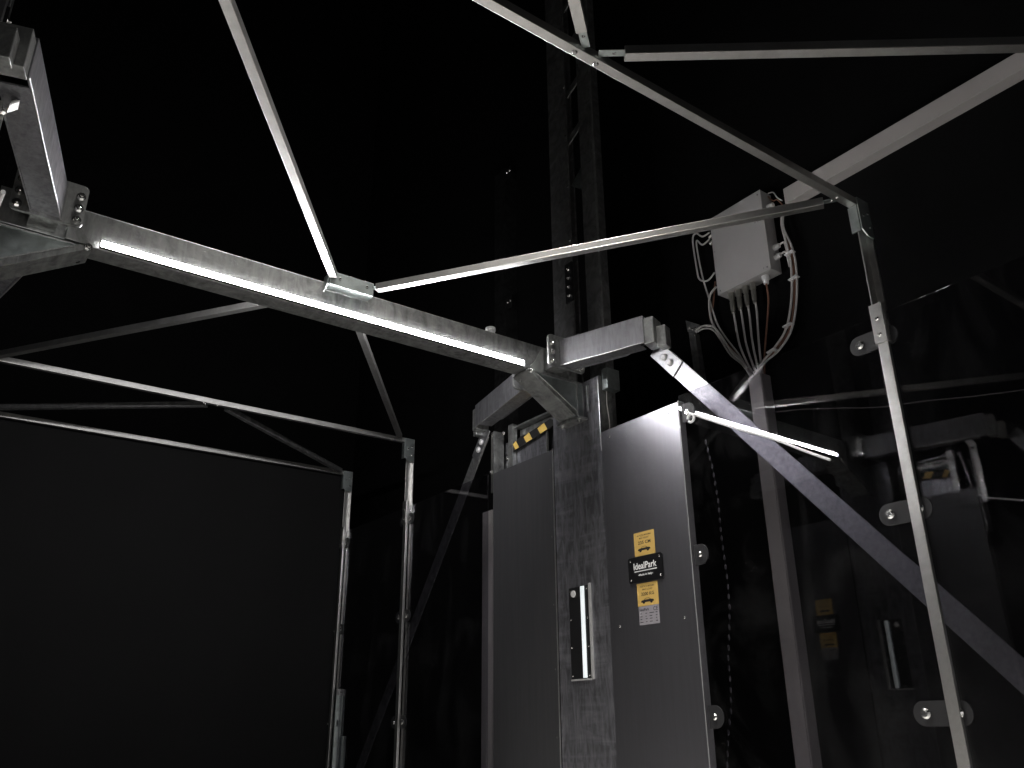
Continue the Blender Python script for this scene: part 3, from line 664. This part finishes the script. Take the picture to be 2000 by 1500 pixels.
cable(pxs([(a+(10 if 1 < i < 7 else 3), b+3) for i, (a, b) in enumerate(RB)], 1.772), mm(4.8), 'grey_cable', 'outer grey cable of the bundle right of the box')
for nm, (px_, py_) in (('top', (1543, 497)), ('middle', (1551, 546)), ('lower', (1540, 638)), ('bottom', (1508, 688))):
    c = onx(px_, py_, 1.771); o = MB().bar(c+Vector((0, .013, 0)), c+Vector((0, -.013, .004)), mm(30), mm(5), bev=mm(.5)).build('cable_tie', 'white')
    tag(o, f'{nm} white cable tie on the bundle right of the box', 'cable tie', 'cable ties')
for zz, l in ((1.222, 'upper'), (1.192, 'lower')):
    p = Vector((1.778, BB0-.016, zz)); cable([p, p+Vector((0, -.012, .003)), p+Vector((-.003, -.022, -.006)), p+Vector((-.003, -.026, -.05))], mm(4.4), 'grey_cable', f'{l} short cable from the box side into the right bundle')
for k, l in enumerate(('thin cable curl between box and wall trunking', 'dark cable curl beside the trunking end')):
    cable(pxs([(1500, 378+6*k), (1510, 376+16*k), (1518, 386+4*k), (1528, 392+8*k)], 1.782), mm(3), 'grey_cable' if k == 0 else 'brown', l)
LB = [(1386, 454), (1372, 462), (1360, 456), (1353, 468), (1360, 520), (1366, 545), (1382, 548), (1396, 532)]
cable(pxs(LB, 1.775), mm(4.4), 'grey_cable', 'grey cable loop at the upper left of the box')
cable(pxs([(1387, 466), (1372, 478), (1361, 470), (1362, 490), (1372, 540), (1384, 580), (1400, 630), (1418, 660), (1445, 695), (1468, 735)], 1.78), mm(4.4), 'grey_cable', 'grey cable dropping from the left loop to the trunking')
cable(pxs([(1399, 560), (1386, 580), (1388, 620), (1402, 650), (1424, 680), (1450, 706), (1470, 736)], 1.772), mm(5.2), 'grey_cable', 'thick grey cable curving out behind the box bottom')
cable(pxs([(1397, 550), (1392, 600), (1386, 615), (1396, 640), (1416, 668), (1448, 702), (1470, 736)], 1.785), mm(4.2), 'brown', 'brown cable in the left bundle')
cable(pxs([(1358, 647), (1372, 637), (1392, 638), (1408, 655), (1430, 690), (1452, 710), (1468, 737)], 1.768), mm(5), 'grey_cable', 'grey cable arching left to the wall bracket')
cable(pxs([(1360, 649), (1374, 642), (1390, 643), (1404, 658), (1426, 692), (1450, 712), (1468, 738)], 1.776), mm(4.6), 'grey_cable', 'second grey cable arching left to the wall bracket')
t = thing('wall_bracket', onx(1352, 700, 1.78), 'dark perforated bracket post on the wall left of the cables', 'bracket')
c0 = onx(1345, 636, 1.79); c1 = onx(1358, 648, 1.79)
part(t, 'head_plate', 'dim_steel', lambda b: b.prism([onx(1339, 626, 1.775), onx(1366, 634, 1.775), onx(1362, 650, 1.775), onx(1343, 648, 1.775)], (.004, 0, 0)))
part(t, 'post', 'dim_steel', lambda b: b.prism([onx(1345, 649, 1.777), onx(1357, 650, 1.777), onx(1375, 770, 1.777), onx(1361, 770, 1.777)], (.02, 0, 0)))
for p in ((1346, 640), (1352, 643), (1358, 641), (1356, 654)): bolt(t, onx(*p, 1.775), (-1, 0, 0), .006, 'dome')
t = thing('wall_rail', onx(976, 640, 1.74), 'faint slotted rail on the wall left of the guide rails', 'rail')
r0, r1 = onx(966, 345, 1.74), onx(986, 338, 1.74)
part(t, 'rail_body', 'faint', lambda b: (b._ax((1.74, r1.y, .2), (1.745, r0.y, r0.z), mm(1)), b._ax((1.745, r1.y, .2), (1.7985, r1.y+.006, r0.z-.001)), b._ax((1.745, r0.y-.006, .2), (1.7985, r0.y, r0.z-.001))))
for k in range(2):
    zz = r0.z-.05-.62*k
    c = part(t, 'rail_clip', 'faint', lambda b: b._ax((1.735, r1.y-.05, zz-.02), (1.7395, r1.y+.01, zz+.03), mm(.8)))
    for d in (-.04, -.022): bolt(c, (1.735, r1.y+d, zz+.01), (-1, 0, 0), .008)
o = MB().tube(pxs([(1488, 808), (1560, 800), (1640, 797), (1720, 795), (1800, 784), (1900, 774), (2010, 760), (2200, 735)], 1.793), mm(2.5), 6).build('cable', 'wall_cable', None, True)
tag(o, 'thin cable along the wall behind the near post', 'cable', 'cables around the control box')
# chain behind the glass
t = thing('hanging_chain', onx(1420, 1500, 1.72), 'pale dashed chain hanging behind the glass right of the notices', 'chain')
CH = [Vector(p) for p in pxs([(1378, 862), (1392, 915), (1403, 980), (1408, 1040), (1414, 1085), (1421, 1135), (1425, 1185), (1424, 1240), (1422, 1290), (1427, 1335), (1428, 1385), (1422, 1435), (1420, 1500), (1424, 1580), (1430, 1680)], 1.70)]
acc = []; 
for a, b_ in zip(CH, CH[1:]):
    for k in range(40): acc.append(a.lerp(b_, k/40))
L_, last = 0, None; lk = None; step = .0245; nxt = 0; run = 0
for i in range(1, len(acc)):
    run += (acc[i]-acc[i-1]).length
    if run >= nxt:
        d = (acc[i]-acc[i-1]).normalized(); p = acc[i]
        nxt += step
        if lk is None:
            lk = part(t, 'link', 'chain', lambda b: b.tube([p+Vector((0, .0018*math.cos(a), .0062*math.sin(a))) for a in [2*math.pi*j/8 for j in range(9)]], mm(1.9), 6, 2), True); base = p.copy()
        else:
            o = lk.copy(); col.objects.link(o); o.parent = t; o.location = (p-base)*S
            d0 = math.atan2(d.y, -d.z); cl_ = o
    # links hang edge to face in turn, so every second one shows
part(t, 'core_cord', 'black', lambda b: b.tube(CH, mm(2), 6, 4), True)

# ------------------------------------------------------------------ end door and its guide
ed = thing('end_door', (.74, 3.30, ZF), 'large matt black end door filling the lower left', 'door')
part(ed, 'door_leaf', 'end', lambda b: b._ax((XL+.01, 3.275, ZF), (1.489, 3.30, 1.0), mm(2)))
gd = thing('door_guide', (1.40, 3.20, ZF), 'short aluminium guide post at the bottom edge beside the farthest post', 'post')
g0 = ony(657, 1346, 3.20); g1 = ony(672, 1346, 3.20)
part(gd, 'front_channel', 'zinc_cool', lambda b: (b._ax((g0.x, 3.195, ZF), (g0.x+.006, 3.205, g0.z)), b._ax((g0.x+.0065, 3.200, ZF), (g1.x, 3.206, g0.z-.002))))
part(gd, 'cap_plate', 'dim_steel', lambda b: b._ax((g0.x-.002, 3.19, g0.z-.022), (g1.x, 3.194, g0.z), mm(.5)))
g2 = ony(653, 1438, 3.18); g3 = ony(674, 1438, 3.18)
part(gd, 'lower_channel', 'zinc_cool', lambda b: (b._ax((g2.x-.002, 3.178, ZF), (g2.x+.006, 3.188, g2.z), mm(.5)), b._ax((g3.x-.014, 3.178, ZF), (g3.x, 3.188, g2.z), mm(.5))))
bolt(gd, (g0.x+.014, 3.19, g0.z-.012), (0, -1, 0), .006, 'dome')
